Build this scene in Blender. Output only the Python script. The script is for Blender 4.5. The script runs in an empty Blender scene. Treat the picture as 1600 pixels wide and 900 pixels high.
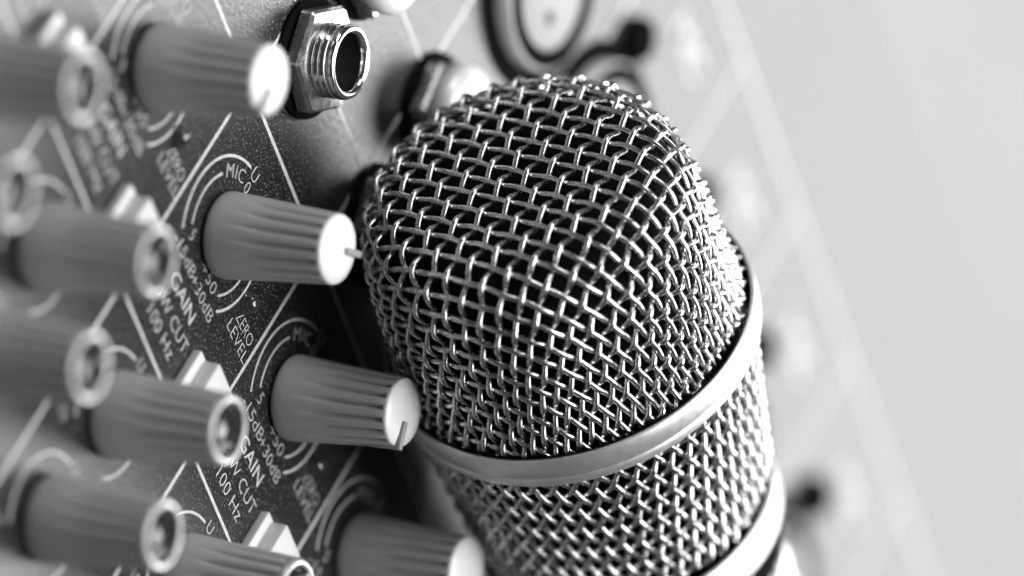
import bpy, bmesh, math, random
from mathutils import Matrix, Vector
random.seed(7)
sc = bpy.context.scene
MM = 0.001                                   # everything below is written in millimetres

# ------------------------------------------------------------------ camera, world, lamps, exposure
cam_d = bpy.data.cameras.new("camera"); cam = bpy.data.objects.new("camera", cam_d)
sc.collection.objects.link(cam); sc.camera = cam
R3 = Matrix(((0.2729780, 0.4173592, 0.8667724),
             (-0.7077996, 0.6973389, -0.1128636),
             (-0.6515387, -0.5826918, 0.4857649)))          # rows: camera right, up, back
cam.matrix_world = Matrix.Translation(Vector((-824.436, -739.655, 647.449)) * MM) @ R3.transposed().to_4x4()
cam_d.sensor_width = 36.0
cam_d.lens = 14284.7 / 1600 * 36.0
cam_d.clip_start = 0.05; cam_d.clip_end = 20.0
cam_d.dof.use_dof = True
cam_d.dof.focus_distance = 1.267
cam_d.dof.aperture_fstop = 7.2
cam_d.dof.aperture_blades = 0

w = bpy.data.worlds.new("World"); sc.world = w; w.use_nodes = True
w.node_tree.nodes["Background"].inputs[0].default_value = (1, 1, 1, 1)
w.node_tree.nodes["Background"].inputs[1].default_value = 0.045

def area(name, loc, target, sx, sy, power):
    l = bpy.data.lights.new(name, 'AREA'); l.shape = 'RECTANGLE'; l.size = sx; l.size_y = sy; l.energy = power
    o = bpy.data.objects.new(name, l); sc.collection.objects.link(o)
    o.location = loc
    o.rotation_euler = (Vector(target) - Vector(loc)).to_track_quat('-Z', 'Y').to_euler()
    return o
area("key_softbox", (1.20, 1.20, 0.92), (0, 0.02, 0), 1.20, 0.62, 40)  # large softbox behind at far right, key lamp for the panel glare
area("top_softbox", (0.0, 0.10, 1.15), (0, 0, 0.02), 0.85, 0.85, 22.0)
area("fill_softbox", (-0.90, 0.62, 0.66), (0, 0, 0.02), 0.45, 0.45, 4.6)

sc.view_settings.view_transform = 'Standard'; sc.view_settings.look = 'None'
sc.view_settings.exposure = 0.0; sc.view_settings.gamma = 1.0
sc.view_settings.use_curve_mapping = False

# ------------------------------------------------------------------ materials (all neutral: black and white photograph)
def mat(name, v, rough=.5, metal=0., spec=.5, coat=0., bump=None, rvar=None, speck=None, vvar=None):
    m = bpy.data.materials.new(name); m.use_nodes = True; nt = m.node_tree; b = nt.nodes["Principled BSDF"]
    b.inputs["Base Color"].default_value = (v, v, v, 1); b.inputs["Roughness"].default_value = rough
    b.inputs["Metallic"].default_value = metal; b.inputs["Specular IOR Level"].default_value = spec
    b.inputs["Coat Weight"].default_value = coat; b.inputs["Coat Roughness"].default_value = .12
    tc = nt.nodes.new("ShaderNodeTexCoord")
    def noise(scale, detail=2, out='Object'):
        n = nt.nodes.new("ShaderNodeTexNoise"); n.inputs["Scale"].default_value = scale
        n.inputs["Detail"].default_value = detail; nt.links.new(tc.outputs[out], n.inputs["Vector"]); return n
    def ramp(n, a, c, va, vc):
        r = nt.nodes.new("ShaderNodeMapRange"); r.inputs[1].default_value = a; r.inputs[2].default_value = c
        r.inputs[3].default_value = va; r.inputs[4].default_value = vc
        nt.links.new(n.outputs[0], r.inputs[0]); return r
    if vvar:
        sc_, lo, hi = vvar; r = ramp(noise(sc_, 4), .35, .65, v * lo, v * hi)
        cc = nt.nodes.new("ShaderNodeCombineColor")
        for i in range(3): nt.links.new(r.outputs[0], cc.inputs[i])
        nt.links.new(cc.outputs[0], b.inputs["Base Color"])
    if speck:
        sc_, th, hi = speck
        r = ramp(noise(sc_, 1), th, th + .06, v, hi)
        cc = nt.nodes.new("ShaderNodeCombineColor")
        for i in range(3): nt.links.new(r.outputs[0], cc.inputs[i])
        nt.links.new(cc.outputs[0], b.inputs["Base Color"])
    if rvar:
        sc_, lo, hi = rvar; r = ramp(noise(sc_, 3), .35, .65, lo, hi); nt.links.new(r.outputs[0], b.inputs["Roughness"])
    if bump:
        sc_, st, dist = bump; n = noise(sc_, 3)
        bp = nt.nodes.new("ShaderNodeBump"); bp.inputs["Strength"].default_value = st; bp.inputs["Distance"].default_value = dist
        nt.links.new(n.outputs[0], bp.inputs["Height"]); nt.links.new(bp.outputs[0], b.inputs["Normal"])
    return m
M = dict(
    panel=mat("textured_black_paint", .008, .38, spec=.52, bump=(3200, .55, .00010), speck=(2800, .62, .17), rvar=(1500, .33, .50)),
    chassis=mat("chassis_paint", .03, .5, bump=(2500, .3, .0001)),
    ink=mat("white_print", .52, .55, vvar=(900, .85, 1.08)),
    knob=mat("grey_knob_plastic", .44, .42, spec=.45, bump=(5200, .10, .00004), rvar=(500, .36, .5)),
    cap=mat("white_cap_plastic", .72, .35, vvar=(300, .93, 1.03)),
    pointer=mat("pointer_plastic", .28, .5, bump=(4000, .3, .00005)),
    gloss=mat("polished_cap", .035, .12, metal=0., spec=.9, rvar=(300, .12, .22)),
    chrome=mat("chrome_plated_metal", .78, .11, metal=1., rvar=(700, .07, .17), bump=(1500, .04, .00003)),
    rim=mat("glossy_rim_plastic", .26, .18, spec=.7, coat=.5),
    cover=mat("pale_satin_cover", .85, .35, metal=.25, vvar=(300, .95, 1.03)),
    nut=mat("brushed_nut_metal", .50, .26, metal=.95, rvar=(900, .20, .30), vvar=(600, .94, 1.04), bump=(1800, .04, .00003)),
    blackhole=mat("socket_black", .006, .6),
    steel=mat("grille_steel_wire", .66, .25, metal=1., rvar=(1800, .23, .31), vvar=(900, .9, 1.06), bump=(2500, .05, .00002)),
    satin=mat("satin_steel_band", .80, .42, metal=.8, rvar=(900, .39, .46), vvar=(700, .96, 1.03), bump=(2600, .03, .00002)),
    foam=mat("black_foam", .006, 1., spec=.1, bump=(1200, .8, .0003)),
    rubber=mat("black_rubber", .006, 1., spec=.03),
    button=mat("white_button_plastic", .62, .4, vvar=(260, .94, 1.04)),
    led=mat("smoked_lens", .03, .06, spec=.6, coat=.6),
    xlr=mat("grey_socket_plastic", .30, .6, spec=.25, rvar=(200, .5, .62)),
    table=mat("tabletop_laminate", .14, .5, vvar=(12, .92, 1.06), bump=(300, .1, .0002)),
    shell=mat("pale_socket_shell", .62, .45, vvar=(200, .92, 1.05)),
    body=mat("microphone_body_metal", .62, .3, metal=.9, rvar=(600, .24, .36)),
)

# ------------------------------------------------------------------ helpers
def obj(name, bm, m, parent=None, smooth=True):
    me = bpy.data.meshes.new(name); bm.normal_update(); bm.to_mesh(me); bm.free()
    if smooth:
        for p in me.polygons: p.use_smooth = True
    me.materials.append(m if not isinstance(m, str) else M[m])
    o = bpy.data.objects.new(name, me); sc.collection.objects.link(o)
    if parent is not None: o.parent = parent
    return o
def empty(name, parent=None, loc=(0, 0, 0), rz=0):
    o = bpy.data.objects.new(name, None); sc.collection.objects.link(o); o.empty_display_size = .005
    o.parent = parent; o.location = Vector(loc) * MM; o.rotation_euler = (0, 0, rz); return o
def lathe(bm, prof, n=64, xf=None, rad=None, closed=False):
    """prof: [(r, z)] mm, revolved about z"""
    rings = []
    for r, z in prof:
        if r < 1e-6:
            v = bm.verts.new(tr(xf, (0, 0, z))); rings.append([v]); continue
        ring = []
        for i in range(n):
            a = 2 * math.pi * i / n
            rr = r if rad is None else rad(r, z, a)
            ring.append(bm.verts.new(tr(xf, (rr * math.cos(a), rr * math.sin(a), z))))
        rings.append(ring)
    pairs = list(zip(rings, rings[1:])) + ([(rings[-1], rings[0])] if closed else [])
    for A, B in pairs:
        if len(A) == 1 and len(B) == 1: continue
        for i in range(n):
            j = (i + 1) % n
            if len(A) == 1: bm.faces.new((A[0], B[j], B[i]))
            elif len(B) == 1: bm.faces.new((A[i], A[j], B[0]))
            else: bm.faces.new((A[i], A[j], B[j], B[i]))
    bmesh.ops.recalc_face_normals(bm, faces=bm.faces)
def tr(xf, p):
    v = Vector(p); v = (xf @ v) if xf is not None else v
    return v * MM
def box(bm, x0, x1, y0, y1, z0, z1, bev=0., taper=0., seg=2):
    t = taper
    vs = [bm.verts.new(Vector(p) * MM) for p in
          [(x0, y0, z0), (x1, y0, z0), (x1, y1, z0), (x0, y1, z0),
           (x0 + t, y0 + t, z1), (x1 - t, y0 + t, z1), (x1 - t, y1 - t, z1), (x0 + t, y1 - t, z1)]]
    fs = [(0, 3, 2, 1), (4, 5, 6, 7), (0, 1, 5, 4), (1, 2, 6, 5), (2, 3, 7, 6), (3, 0, 4, 7)]
    faces = [bm.faces.new([vs[i] for i in f]) for f in fs]
    if bev:
        ed = list({e for f in faces for e in f.edges})
        bmesh.ops.bevel(bm, geom=ed, offset=bev * MM, segments=seg, affect='EDGES', profile=.6)
def ribbon(bm, pts, wd, z=.04, th=.0):
    """flat printed line through pts"""
    n = len(pts); L = []; Rr = []
    for i, (x, y) in enumerate(pts):
        a = pts[max(0, i - 1)]; b = pts[min(n - 1, i + 1)]
        dx, dy = b[0] - a[0], b[1] - a[1]; l = math.hypot(dx, dy); nx, ny = -dy / l, dx / l
        ww = wd / 2 * (1 + random.uniform(-.06, .06))
        L.append(bm.verts.new(Vector((x + nx * ww, y + ny * ww, z)) * MM))
        Rr.append(bm.verts.new(Vector((x - nx * ww, y - ny * ww, z)) * MM))
    for i in range(n - 1): bm.faces.new((L[i], Rr[i], Rr[i + 1], L[i + 1]))
def line(bm, a, b, wd, z=.04):
    n = max(2, int(math.dist(a, b) / 4))
    ribbon(bm, [(a[0] + (b[0] - a[0]) * i / n, a[1] + (b[1] - a[1]) * i / n) for i in range(n + 1)], wd, z)
def arc(bm, c, r, a0, a1, wd, z=.04):
    n = 40; A0, A1 = math.radians(a0), math.radians(a1)
    ribbon(bm, [(c[0] + r * math.cos(A0 + (A1 - A0) * i / n), c[1] + r * math.sin(A0 + (A1 - A0) * i / n)) for i in range(n + 1)], wd, z)
def text(bm, s, x, y, size, rz=0., width=None, z=.045, bold=-.014, align='LEFT'):
    """printed word; cap height = size mm; (x, y) = left end of the baseline centre line"""
    cu = bpy.data.curves.new("t", 'FONT'); cu.body = s; cu.size = 1.0; cu.resolution_u = 3; cu.offset = bold
    o = bpy.data.objects.new("t", cu); sc.collection.objects.link(o)
    bpy.context.view_layer.update()
    me = bpy.data.meshes.new_from_object(o.evaluated_get(bpy.context.evaluated_depsgraph_get()))
    bpy.data.objects.remove(o); bpy.data.curves.remove(cu)
    xs = [v.co.x for v in me.vertices]; ys = [v.co.y for v in me.vertices]
    x0, x1 = min(xs), max(xs); cap = .69
    sy = size / cap; sx = sy if width is None else width / (x1 - x0)
    if align == 'CENTER': off = -(x1 - x0) / 2 * sx
    else: off = 0
    ca, sa = math.cos(rz), math.sin(rz)
    for v in me.vertices:
        px = (v.co.x - x0) * sx + off; py = v.co.y * sy - size / 2
        v.co = Vector((x + px * ca - py * sa, y + px * sa + py * ca, z)) * MM
    bm.from_mesh(me); bpy.data.meshes.remove(me)

# ------------------------------------------------------------------ setting
bm = bmesh.new(); box(bm, -2500, 2500, -2500, 2500, -90, -62)
t = obj("tabletop", bm, "table", smooth=False); t['kind'] = 'structure'

# ------------------------------------------------------------------ mixing console
console = empty("mixing_console", None, (0, 0, -62))
console['label'] = "black audio mixing console with grey fluted knobs and white lettering, lying under the microphone"
console['category'] = "mixing console"
Z0 = 62.0
root = console
def part(name, bm, m, parent=root, loc=None, smooth=True):
    o = obj(name, bm, m, parent, smooth)
    if parent is root: o.location = Vector(((loc or (0, 0, 0))[0], (loc or (0, 0, 0))[1], Z0 + (loc or (0, 0, 0))[2])) * MM
    elif loc: o.location = Vector(loc) * MM
    return o
REAR = 143.0
bm = bmesh.new(); box(bm, -340, 420, -260, REAR + .5, -61.5, -1.8, bev=3)
part("chassis", bm, "chassis")
bm = bmesh.new(); box(bm, -338, 418, -258, REAR, -2.0, 0, bev=.7, seg=3)
part("faceplate", bm, "panel", smooth=False)

CH = 32.3; KX = -19.55; KY = -16.9
ids = range(-3, 5)
bm = bmesh.new()
# strip dividers and section lines
for k in range(-5, 8): line(bm, (CH * k, -256), (CH * k, 107.5), .62)
line(bm, (-336, 0), (300, 0), .62, .05)
line(bm, (-336, 107.7), (410, 107.7), .85, .05)
line(bm, (-336, -40.0), (300, -40.0), .55, .05)
for yy in (-103.0, -170.0): line(bm, (-336, yy), (300, yy), .6, .05)
for k in ids:
    ox = CH * k + .0
    line(bm, (ox - 17, 15.7), (ox - 1.2, 15.7), .62); line(bm, (ox - 17, 36.3), (ox - 1.2, 36.3), .62)
    c = (KX + 32.0 * k, KY)
    arc(bm, c, 10.95, 221, 104, .42); arc(bm, c, 8.6, 216, 147, .38)
    arc(bm, c, 10.7, 72, -44, .42); arc(bm, c, 8.5, 60, -44, .38)
    for s_, a in (("M", 134), ("I", 123), ("C", 113)):
        rr = 8.9; text(bm, s_, c[0] + rr * math.cos(math.radians(a)), c[1] + rr * math.sin(math.radians(a)), 2.0, math.radians(a - 90), align='CENTER')
    text(bm, "0", c[0] - 1.0, c[1] + 8.3, 2.0, 0, align='CENTER')
    text(bm, "U", c[0] - 1.0, c[1] + 10.8, 2.1, 0, align='CENTER')
    dx = c[0] + 19.5
    text(bm, "5", dx - 25.6, -22.7, 1.9)
    text(bm, "-15dB", dx - 28.2, -25.7, 1.9, width=8.0)
    text(bm, "+50", dx - 19.7, -23.0, 1.9, width=5.3)
    text(bm, "+30dB", dx - 20.2, -25.9, 1.9, width=8.4)
    text(bm, "GAIN", dx - 24.0, -29.4, 2.3, width=8.8, bold=.0)
    text(bm, "LOW CUT", dx - 27.6, -33.1, 2.1, width=14.6)
    text(bm, "100 Hz", dx - 24.6, -36.3, 2.1, width=9.6)
    text(bm, "ZERO", dx - 7.4, -20.2, 1.9, width=6.0)
    text(bm, "LEVEL", dx - 8.1, -22.6, 1.9, width=7.6)
    # equaliser rows
    for (ry, wd) in ((-51.9, .38), (-71.8, .38), (-118., .38), (-140., .38)):
        cc = (c[0], ry); arc(bm, cc, 8.9, 228, 100, wd); arc(bm, cc, 8.9, 80, -48, wd)
        text(bm, "U", cc[0], cc[1] + 9.3, 1.9, 0, align='CENTER')
        text(bm, "-15", cc[0] - 10.6, cc[1] - 8.4, 1.7); text(bm, "+15", cc[0] + 5.2, cc[1] - 8.4, 1.7)
    text(bm, "MIC", ox + 13.0, 96.0, 4.8, width=11.5, bold=.02)
    text(bm, "LINE", ox + 3.0, 24.5, 2.2, width=6.5)
part("printed_lettering", bm, "ink", smooth=False)

# --- knob: thing part + sub-parts
NF = 17
def flute(r, z, a):
    if z < 3.6: return r
    t_ = min(1., (z - 3.6) / 7.5); t_ = t_ * t_ * (3 - 2 * t_)
    s_ = abs(math.sin(NF * a / 2))
    return r - .95 * t_ * (1 - s_) ** 2.0
def mk_knob_body(closed_top=True):
    bm = bmesh.new()
    pr = [(2.0, .35), (5.75, .35), (6.02, .55), (6.12, 1.0)] + [(6.12 - (6.12 - 4.95) * i / 14, 1.0 + 16.8 * i / 14) for i in range(1, 15)] + [(4.86, 18.05), (4.7, 18.15)] + ([(0, 18.15)] if closed_top else [(4.2, 18.1), (4.0, 15.0), (0, 15.0)])
    lathe(bm, pr, NF * 12, rad=flute); return bm
def mk_cap():
    bm = bmesh.new(); lathe(bm, [(4.86, 17.85), (4.9, 18.2), (4.72, 18.5), (3.2, 18.75), (1.5, 18.85), (0, 18.87)], 64); return bm
def mk_pointer():
    bm = bmesh.new(); box(bm, 1.2, 5.3, -.50, .50, 18.4, 19.35, bev=.28, seg=3); box(bm, 4.35, 5.32, -.48, .48, 11.0, 19.25, bev=.22, seg=3); return bm
def mk_dish():
    bm = bmesh.new(); lathe(bm, [(3.75, 18.75), (3.6, 18.45), (3.2, 17.4), (2.3, 16.6), (1.2, 16.3), (0, 16.2)], 64); return bm
def mk_rim_ring():
    bm = bmesh.new(); lathe(bm, [(4.9, 17.6), (4.92, 18.3), (4.75, 18.75), (4.4, 18.95), (4.0, 18.9), (3.75, 18.7), (3.6, 18.3)], 64); return bm
def mk_dish_ptr():
    bm = bmesh.new(); box(bm, 2.2, 4.9, -.35, .35, 16.1, 18.85, bev=.2); return bm
K0 = part("knob", mk_knob_body(), "knob", loc=(KX, KY, 0))
part("knob_cap", mk_cap(), "cap", K0); part("pointer", mk_pointer(), "pointer", K0)
E0 = part("knob", mk_knob_body(False), "knob", loc=(KX, -51.9, 0))
part("knob_cap", mk_dish(), "gloss", E0); part("cap_rim", mk_rim_ring(), "rim", E0); part("pointer", mk_dish_ptr(), "pointer", E0)
def dup(root_, loc, rz, label=None, group=None):
    r = root_.copy(); sc.collection.objects.link(r); r.location = Vector((loc[0], loc[1], Z0 + (loc[2] if len(loc) > 2 else 0))) * MM; r.rotation_euler = (0, 0, rz)
    for ch in root_.children:
        c_ = ch.copy(); sc.collection.objects.link(c_); c_.parent = r
    return r
ROT = {-1: -77, 0: 38, 1: -58, 2: -60}
K0.rotation_euler.z = math.radians(ROT[0])
for k in (-3, -2, -1, 1, 2, 3, 4): dup(K0, (KX + 32.0 * k, KY), math.radians(ROT.get(k, random.uniform(-90, 60))))
E0.rotation_euler.z = math.radians(-75)
for ry in (-51.9, -71.8, -118., -140.):
    for k in range(-3, 4):
        if ry == -51.9 and k == 0: continue
        dup(E0, (KX + 32.0 * k, ry), math.radians(random.choice((-75, 90, 60, -50, 88))))

# --- jack sockets
def hexr(r, z, a):
    a6 = (a + math.radians(8)) % (math.pi / 3) - math.pi / 6
    return min(r, r * .882 / math.cos(a6))
def mk_nut():
    bm = bmesh.new()
    lathe(bm, [(5.0, .9), (7.6, .9), (8.2, 1.3), (8.2, 3.0), (7.7, 3.5), (5.0, 3.55)], 144, rad=hexr); return bm
def mk_washer():
    bm = bmesh.new(); lathe(bm, [(4.5, .06), (8.5, .06), (8.7, .3), (8.6, .75), (4.5, .8)], 96); return bm
def mk_sleeve(top=7.2):
    pr = [(5.25, 1.0)]; z = 3.0
    while z < top - 1.5:
        pr += [(5.32, z), (5.32, z + .28), (4.9, z + .50), (4.9, z + .62), (5.32, z + .85)]; z += .95
    pr += [(5.35, top - .9), (5.3, top - .35), (5.0, top), (4.45, top + .02), (4.05, top - .35), (3.95, top - 1.2), (3.9, 1.2)]
    bm = bmesh.new(); lathe(bm, pr, 96); return bm
def mk_bore():
    bm = bmesh.new(); lathe(bm, [(3.86, 6.2), (3.86, 1.3), (0, 1.1)], 48); return bm
J0 = part("jack_socket", mk_sleeve(), "chrome", loc=(-24.6, 13.5, 0))
part("hex_nut", mk_nut(), "nut", J0); part("washer", mk_washer(), "rubber", J0); part("socket_bore", mk_bore(), "blackhole", J0)
for o in J0.children:
    if o.name.startswith("hex_nut"):
        for p in o.data.polygons: p.use_smooth = False
dup(J0, (-57., 13.5), .5)
def mk_cover():
    bm = bmesh.new(); lathe(bm, [(5.2, 3.4), (7.0, 3.6), (7.4, 4.2), (7.4, 5.4), (7.1, 6.2), (6.2, 7.0), (4.5, 7.6), (2.2, 7.9), (0, 8.0)], 72); return bm
C0 = part("jack_socket", mk_cover(), "cover", loc=(5.6, 34.2, 0))
C0["label"] = "jack socket closed by a rounded bright cover"
part("hex_nut", mk_nut(), "nut", C0, smooth=False); part("washer", mk_washer(), "rubber", C0)
C0.rotation_euler.z = .9
for (jx, jy, rz) in ((-26.0, 32.2, .3), (-58., 32., .2)): dup(C0, (jx, jy), rz)
J3 = part("jack_socket", mk_sleeve(5.2), "chrome", loc=(7.9, 13.5, 0))
for ch, nm in ((mk_nut, "hex_nut"),): part(nm, ch(), "nut", J3, smooth=False)
part("washer", mk_washer(), "rubber", J3)

# --- push buttons (collar + plunger)
def mk_collar():
    bm = bmesh.new(); box(bm, -4.3, 4.3, -3.9, 3.9, .05, 1.5, bev=.18); return bm
def mk_plunger():
    bm = bmesh.new(); box(bm, -2.6, 4.1, -3.1, 3.7, 1.5, 4.0, bev=.25, taper=.15); return bm
def mk_block():
    bm = bmesh.new(); box(bm, -3.4, -.9, -3.75, -3.05, 1.45, 1.95, bev=.1); return bm  # small black block on the collar beside the plunger
B0 = part("push_button", mk_collar(), "button", loc=(-7.5, -35.6, 0))
part("plunger", mk_plunger(), "button", B0); part("black_block", mk_block(), "blackhole", B0)
for k in (-2, -1, 1, 2): dup(B0, (-7.5 + 32.0 * k, -35.6), 0)

# --- indicator lamps
def mk_led():
    bm = bmesh.new(); pr = [(1.75, .02), (1.75, .35), (1.5, .45)] + [(1.5 * math.cos(a), .45 + 1.45 * math.sin(a)) for a in [math.pi / 2 * i / 10 for i in range(1, 11)]]
    lathe(bm, pr, 40); return bm
L0 = part("indicator_lamp", mk_led(), "led", loc=(-7.0, -17.8, 0))
for k in (-2, -1, 1, 2): dup(L0, (-7.0 + 32.2 * k, -17.8), 0)

XX, XY = 11.0, 66.9
# --- XLR sockets with black release knob
def mk_gasket():
    bm = bmesh.new(); lathe(bm, [(12.3, .06), (15.7, .06), (15.7, .3), (15.5, .4), (12.3, .4)], 96, closed=True); return bm
def mk_shell():
    bm = bmesh.new(); lathe(bm, [(12.5, .05), (12.5, 2.6), (12.3, 2.9), (11.9, 3.0)], 96); return bm
def mk_rim():
    bm = bmesh.new(); lathe(bm, [(12.0, 2.6), (12.1, 3.05), (11.9, 3.2), (9.7, 3.2), (9.5, 3.0), (9.5, 2.5)], 96); return bm
def mk_face():
    bm = bmesh.new(); lathe(bm, [(9.55, 2.7), (9.3, 2.85), (0, 2.9)], 64); return bm
def mk_pin(a):
    bm = bmesh.new(); lathe(bm, [(1.15, 0), (1.15, .12), (.9, .2), (0, .2)], 24, xf=Matrix.Translation((4.7 * math.cos(a), 4.7 * math.sin(a), 2.85))); return bm
X0 = part("microphone_socket", mk_shell(), "shell", loc=(XX, XY, 0))
part("gasket_ring", mk_gasket(), "rubber", X0); part("socket_rim", mk_rim(), "rubber", X0); part("socket_face", mk_face(), "xlr", X0)
for a in (-45, 75, 195): part("contact_hole", mk_pin(math.radians(a)), "blackhole", X0)
for k in (-1, 1, 2, 3, 4): dup(X0, (XX + 32.4 * k, XY), 0)
def mk_release():
    bm = bmesh.new(); lathe(bm, [(3.4, .05), (3.4, 1.6), (3.1, 2.3), (2.2, 2.8), (1.0, 3.0), (0, 3.05)], 40); return bm
def mk_bar():
    bm = bmesh.new(); box(bm, -13.0, 0, -.6, .6, .05, .5, bev=.2); return bm  # flat black bar on the panel, running out from the knob
Q0 = part("release_knob", mk_release(), "rubber", loc=(37.9, 83.9, 0))
Q0.rotation_euler.z = math.radians(71)
part("black_bar", mk_bar(), "rubber", Q0)
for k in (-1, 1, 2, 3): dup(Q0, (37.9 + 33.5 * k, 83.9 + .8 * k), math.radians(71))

# ------------------------------------------------------------------ microphone
AX = Vector((-0.9998, -0.0047, 0.0174)).normalized()
S = Vector((0.0105, 0.6334, 0.7738)); F = AX.cross(S).normalized()
if F.dot(Vector((0.0147, -0.7738, 0.6332))) < 0: F = -F
S = (S - AX * S.dot(AX)).normalized()
MC = Vector((20.33, 10.40, 29.5))
mic = empty("microphone", None, tuple(MC))
mic['label'] = "silver wire-mesh microphone lying across the mixing console, its domed grille towards the upper left"
mic['category'] = "microphone"
XF = Matrix((S, F, AX)).transposed()      # local (s, f, axial) -> world
if XF.determinant() < 0:
    pass
def mpart(name, bm, m, parent=mic, smooth=True): return obj(name, bm, m, parent, smooth)
RD, HD, PP, PQ = 24.1, 30.0, 8.5, 4.6
def rprof(h):
    h = max(0., min(HD, h)); return RD * (1 - (h / HD) ** PQ) ** (1 / PP)
# profile table by arc length from the apex
tab = []
N = 1200; prev = None; L = 0
for i in range(N + 1):
    u = math.pi / 2 * (1 - i / N)
    r_ = RD * max(0., math.cos(u)) ** (2 / PP); h_ = HD * max(0., math.sin(u)) ** (2 / PQ)
    if prev: L += math.dist(prev, (r_, h_))
    prev = (r_, h_); tab.append((L, r_, h_))
tab = [(l_, r_ + 1.0 * max(0., (8 - h_) / 8.) ** 2, h_) for (l_, r_, h_) in tab]   # the cloth flares into the band
for i in range(1, 40):                                   # straight skirt tucked into the band
    tab.append((L + i * .1, RD + 1.0, -i * .1))
SMAX = L + 1.0
import bisect
Ls = [t_[0] for t_ in tab]
def surf(rho):
    i = min(len(tab) - 2, max(0, bisect.bisect(Ls, rho) - 1)); a, b = tab[i], tab[i + 1]
    t_ = (rho - a[0]) / max(1e-9, b[0] - a[0]); r_ = a[1] + (b[1] - a[1]) * t_; h_ = a[2] + (b[2] - a[2]) * t_
    j0 = max(0, i - 14); j1 = min(len(tab) - 1, i + 14)
    dr, dh = tab[j1][1] - tab[j0][1], tab[j1][2] - tab[j0][2]
    n = Vector((-dh, dr)); n.normalize(); return r_, h_, n
def dome_pt(p, q, off):
    rho = math.hypot(p, q)
    if rho < 1e-6: return Vector((0, 0, HD + off))
    r_, h_, n = surf(rho)
    ux, uy = p / rho, q / rho
    r2 = r_ + n[0] * off; return Vector((ux * r2, uy * r2, h_ + n[1] * off))
def tube(bm, P, rw, sides=8, up=None):
    rings = []
    for i, p in enumerate(P):
        t_ = (P[min(i + 1, len(P) - 1)] - P[max(i - 1, 0)]).normalized()
        nrm = up[i] - t_ * up[i].dot(t_); nrm.normalize(); b = t_.cross(nrm)
        rings.append([bm.verts.new((XF @ (p + (nrm * math.cos(a) + b * math.sin(a)) * rw)) * MM) for a in [2 * math.pi * j / sides for j in range(sides)]])
    for A, B in zip(rings, rings[1:]):
        for j in range(sides):
            k = (j + 1) % sides; bm.faces.new((A[j], A[k], B[k], B[j]))
    for e in (rings[0], rings[-1]): bm.faces.new(e)
RW = .44
P1, P2, G1, G2, OS, OF = 2.877, 2.909, .783, .850, -10.43, -15.15
DH = (P1 * math.cos(G1), P1 * math.sin(G1)); DV = (P2 * math.cos(G2), -P2 * math.sin(G2))
AMPV, AMPH = .62, .14
def build_dome():
    bm = bmesh.new(); SUB = 14; NN = 34
    for fam in (0, 1):
        d, o_ = (DH, DV) if fam == 0 else (DV, DH)
        amp = -AMPH if fam == 0 else AMPV
        for i in range(-NN, NN + 1):
            jit = random.uniform(-.06, .06); ph = random.uniform(-.03, .03); pts = []; ups = []
            for j in range(-NN * SUB, NN * SUB + 1):
                t_ = j / SUB
                ww = i + jit + .025 * math.sin(j * .19 + i * 1.7)
                s_ = OS + o_[0] * ww + d[0] * t_; f_ = OF + o_[1] * ww + d[1] * t_
                if math.hypot(s_, f_) > SMAX:
                    if len(pts) > 6: tube(bm, pts, RW, 8, ups)
                    pts = []; ups = []; continue
                off = amp * math.cos(math.pi * (i + t_ + ph))
                pt = dome_pt(s_, f_, off); pts.append(pt)
                ups.append((dome_pt(s_, f_, off + 1) - pt))
            if len(pts) > 6: tube(bm, pts, RW, 8, ups)
    return bm
mpart("dome_grille", build_dome(), "steel")
def mlathe(prof, n=128):
    bm = bmesh.new(); lathe(bm, prof, n, xf=XF); return bm
# foam inside both grilles
pr = [(0, HD - 1.6)] + [(max(.1, r_ - 1.5 * 1), h_ - 1.5 * (h_ / HD)) for (l_, r_, h_) in tab[60:1200:40]] + [(RD - 1.5, 0), (RD - 1.6, -3)]
pr += [(23.2, -4), (20.6, -20), (19.2, -35.2)]
pr = [pr[0]] + [p_ for p_ in pr[1:]]
mpart("foam_liner", mlathe(pr), "foam")
RB = 26.75
mpart("grille_band", mlathe([(RD + 1.8, -1.4), (RB - .6, -1.2), (RB - .38, .05), (RB - .05, -.1), (RB + .15, -.5), (RB + .2, -3.3), (RB + .02, -3.42), (RB - .12, -3.55), (RB + .0, -3.7), (RB + .12, -3.9), (RB - .05, -5.0), (RB - .3, -5.3), (RB - .9, -5.4), (RB - 3.9, -5.5)], 160), "satin")
mpart("band_gasket", mlathe([(RD + 1.2, -2.2), (RD + 1.8, -.9), (RB - .75, -.6), (RB - .5, .25), (RB - .4, .25), (RB - .37, -.2)], 160), "rubber")
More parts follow.
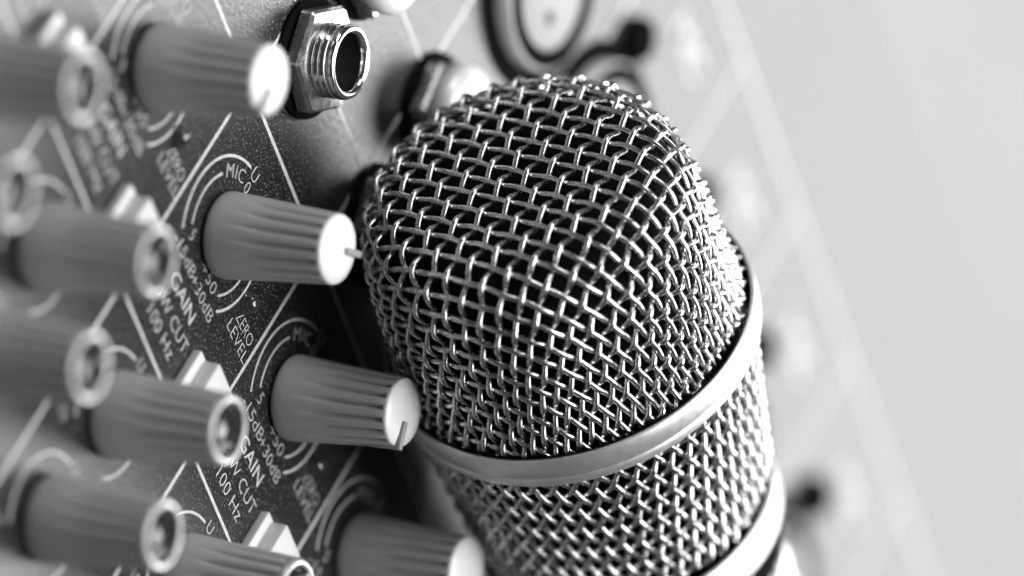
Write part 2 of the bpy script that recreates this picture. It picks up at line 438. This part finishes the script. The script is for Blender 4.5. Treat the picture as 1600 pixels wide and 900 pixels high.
# lower grille: same weave wrapped round the tapering neck
A0, A1 = -4.2, -33.4
def rlow(h): return 21.3 + 3.9 * max(0., (h + 37.) / 32.) ** 1.25
def shx(h): return -1.3 * min(1.6, max(0, (-4 - h) / 30.))
def build_lower():
    bm = bmesh.new(); by, bc = -4.3, -.020; ay = 5 * by / 54; ac = (2 * math.pi + 5 * bc) / 54
    dh = ((ac + bc) / 2, (ay + by) / 2); dv = ((ac - bc) / 2, (ay - by) / 2); o0 = (-.44, -11.9)
    SUB = 9
    for fam in (0, 1):
        d, o_, n, amp = (dh, dv, 59, -.22) if fam == 0 else (dv, dh, 49, .52)
        for i in range(n):
            pts = []; ups = []; y0 = o0[1] + o_[1] * i; x0 = o0[0] + o_[0] * i
            t_lo, t_hi = sorted(((A0 - y0) / d[1], (A1 - y0) / d[1]))
            jit = random.uniform(-.04, .04)
            for k in range(math.ceil(t_lo * SUB), math.floor(t_hi * SUB) + 1):
                t_ = k / SUB; a = x0 + d[0] * t_ + jit * .1; y = y0 + d[1] * t_
                off = amp * math.cos(math.pi * (i + t_))
                r_ = rlow(y) + off
                pts.append(Vector((r_ * math.sin(a) + shx(y), r_ * math.cos(a), y))); ups.append(Vector((math.sin(a), math.cos(a), .09)))
            if len(pts) > 4: tube(bm, pts, RW, 8, ups)
    return bm
mpart("neck_grille", build_lower(), "steel")
def nlathe(prof, n=160):
    bm = bmesh.new(); lathe(bm, prof, n, xf=XF @ Matrix.Identity(3)); 
    sh = XF @ Vector((shx(-38), 0, 0)) * MM
    bmesh.ops.translate(bm, verts=bm.verts, vec=sh); return bm
R2 = 22.2
mpart("collar_ring", nlathe([(R2 - .7, -36.4), (R2 - .6, -35.3), (R2 - .1, -35.3), (R2 + .2, -35.8), (R2 + .15, -41.0), (R2 - .3, -41.6), (18.0, -41.8)]), "satin")
mpart("black_groove", nlathe([(R2 - .65, -35.5), (R2 - .8, -36.6), (20.4, -36.8), (20.4, -49.6), (18.0, -49.8)]), "rubber")
mpart("microphone_body", nlathe([(17.9, -47.4), (20.2, -47.5), (20.8, -48.1), (20.9, -60), (17.5, -120), (14, -190), (0, -190)]), "body")
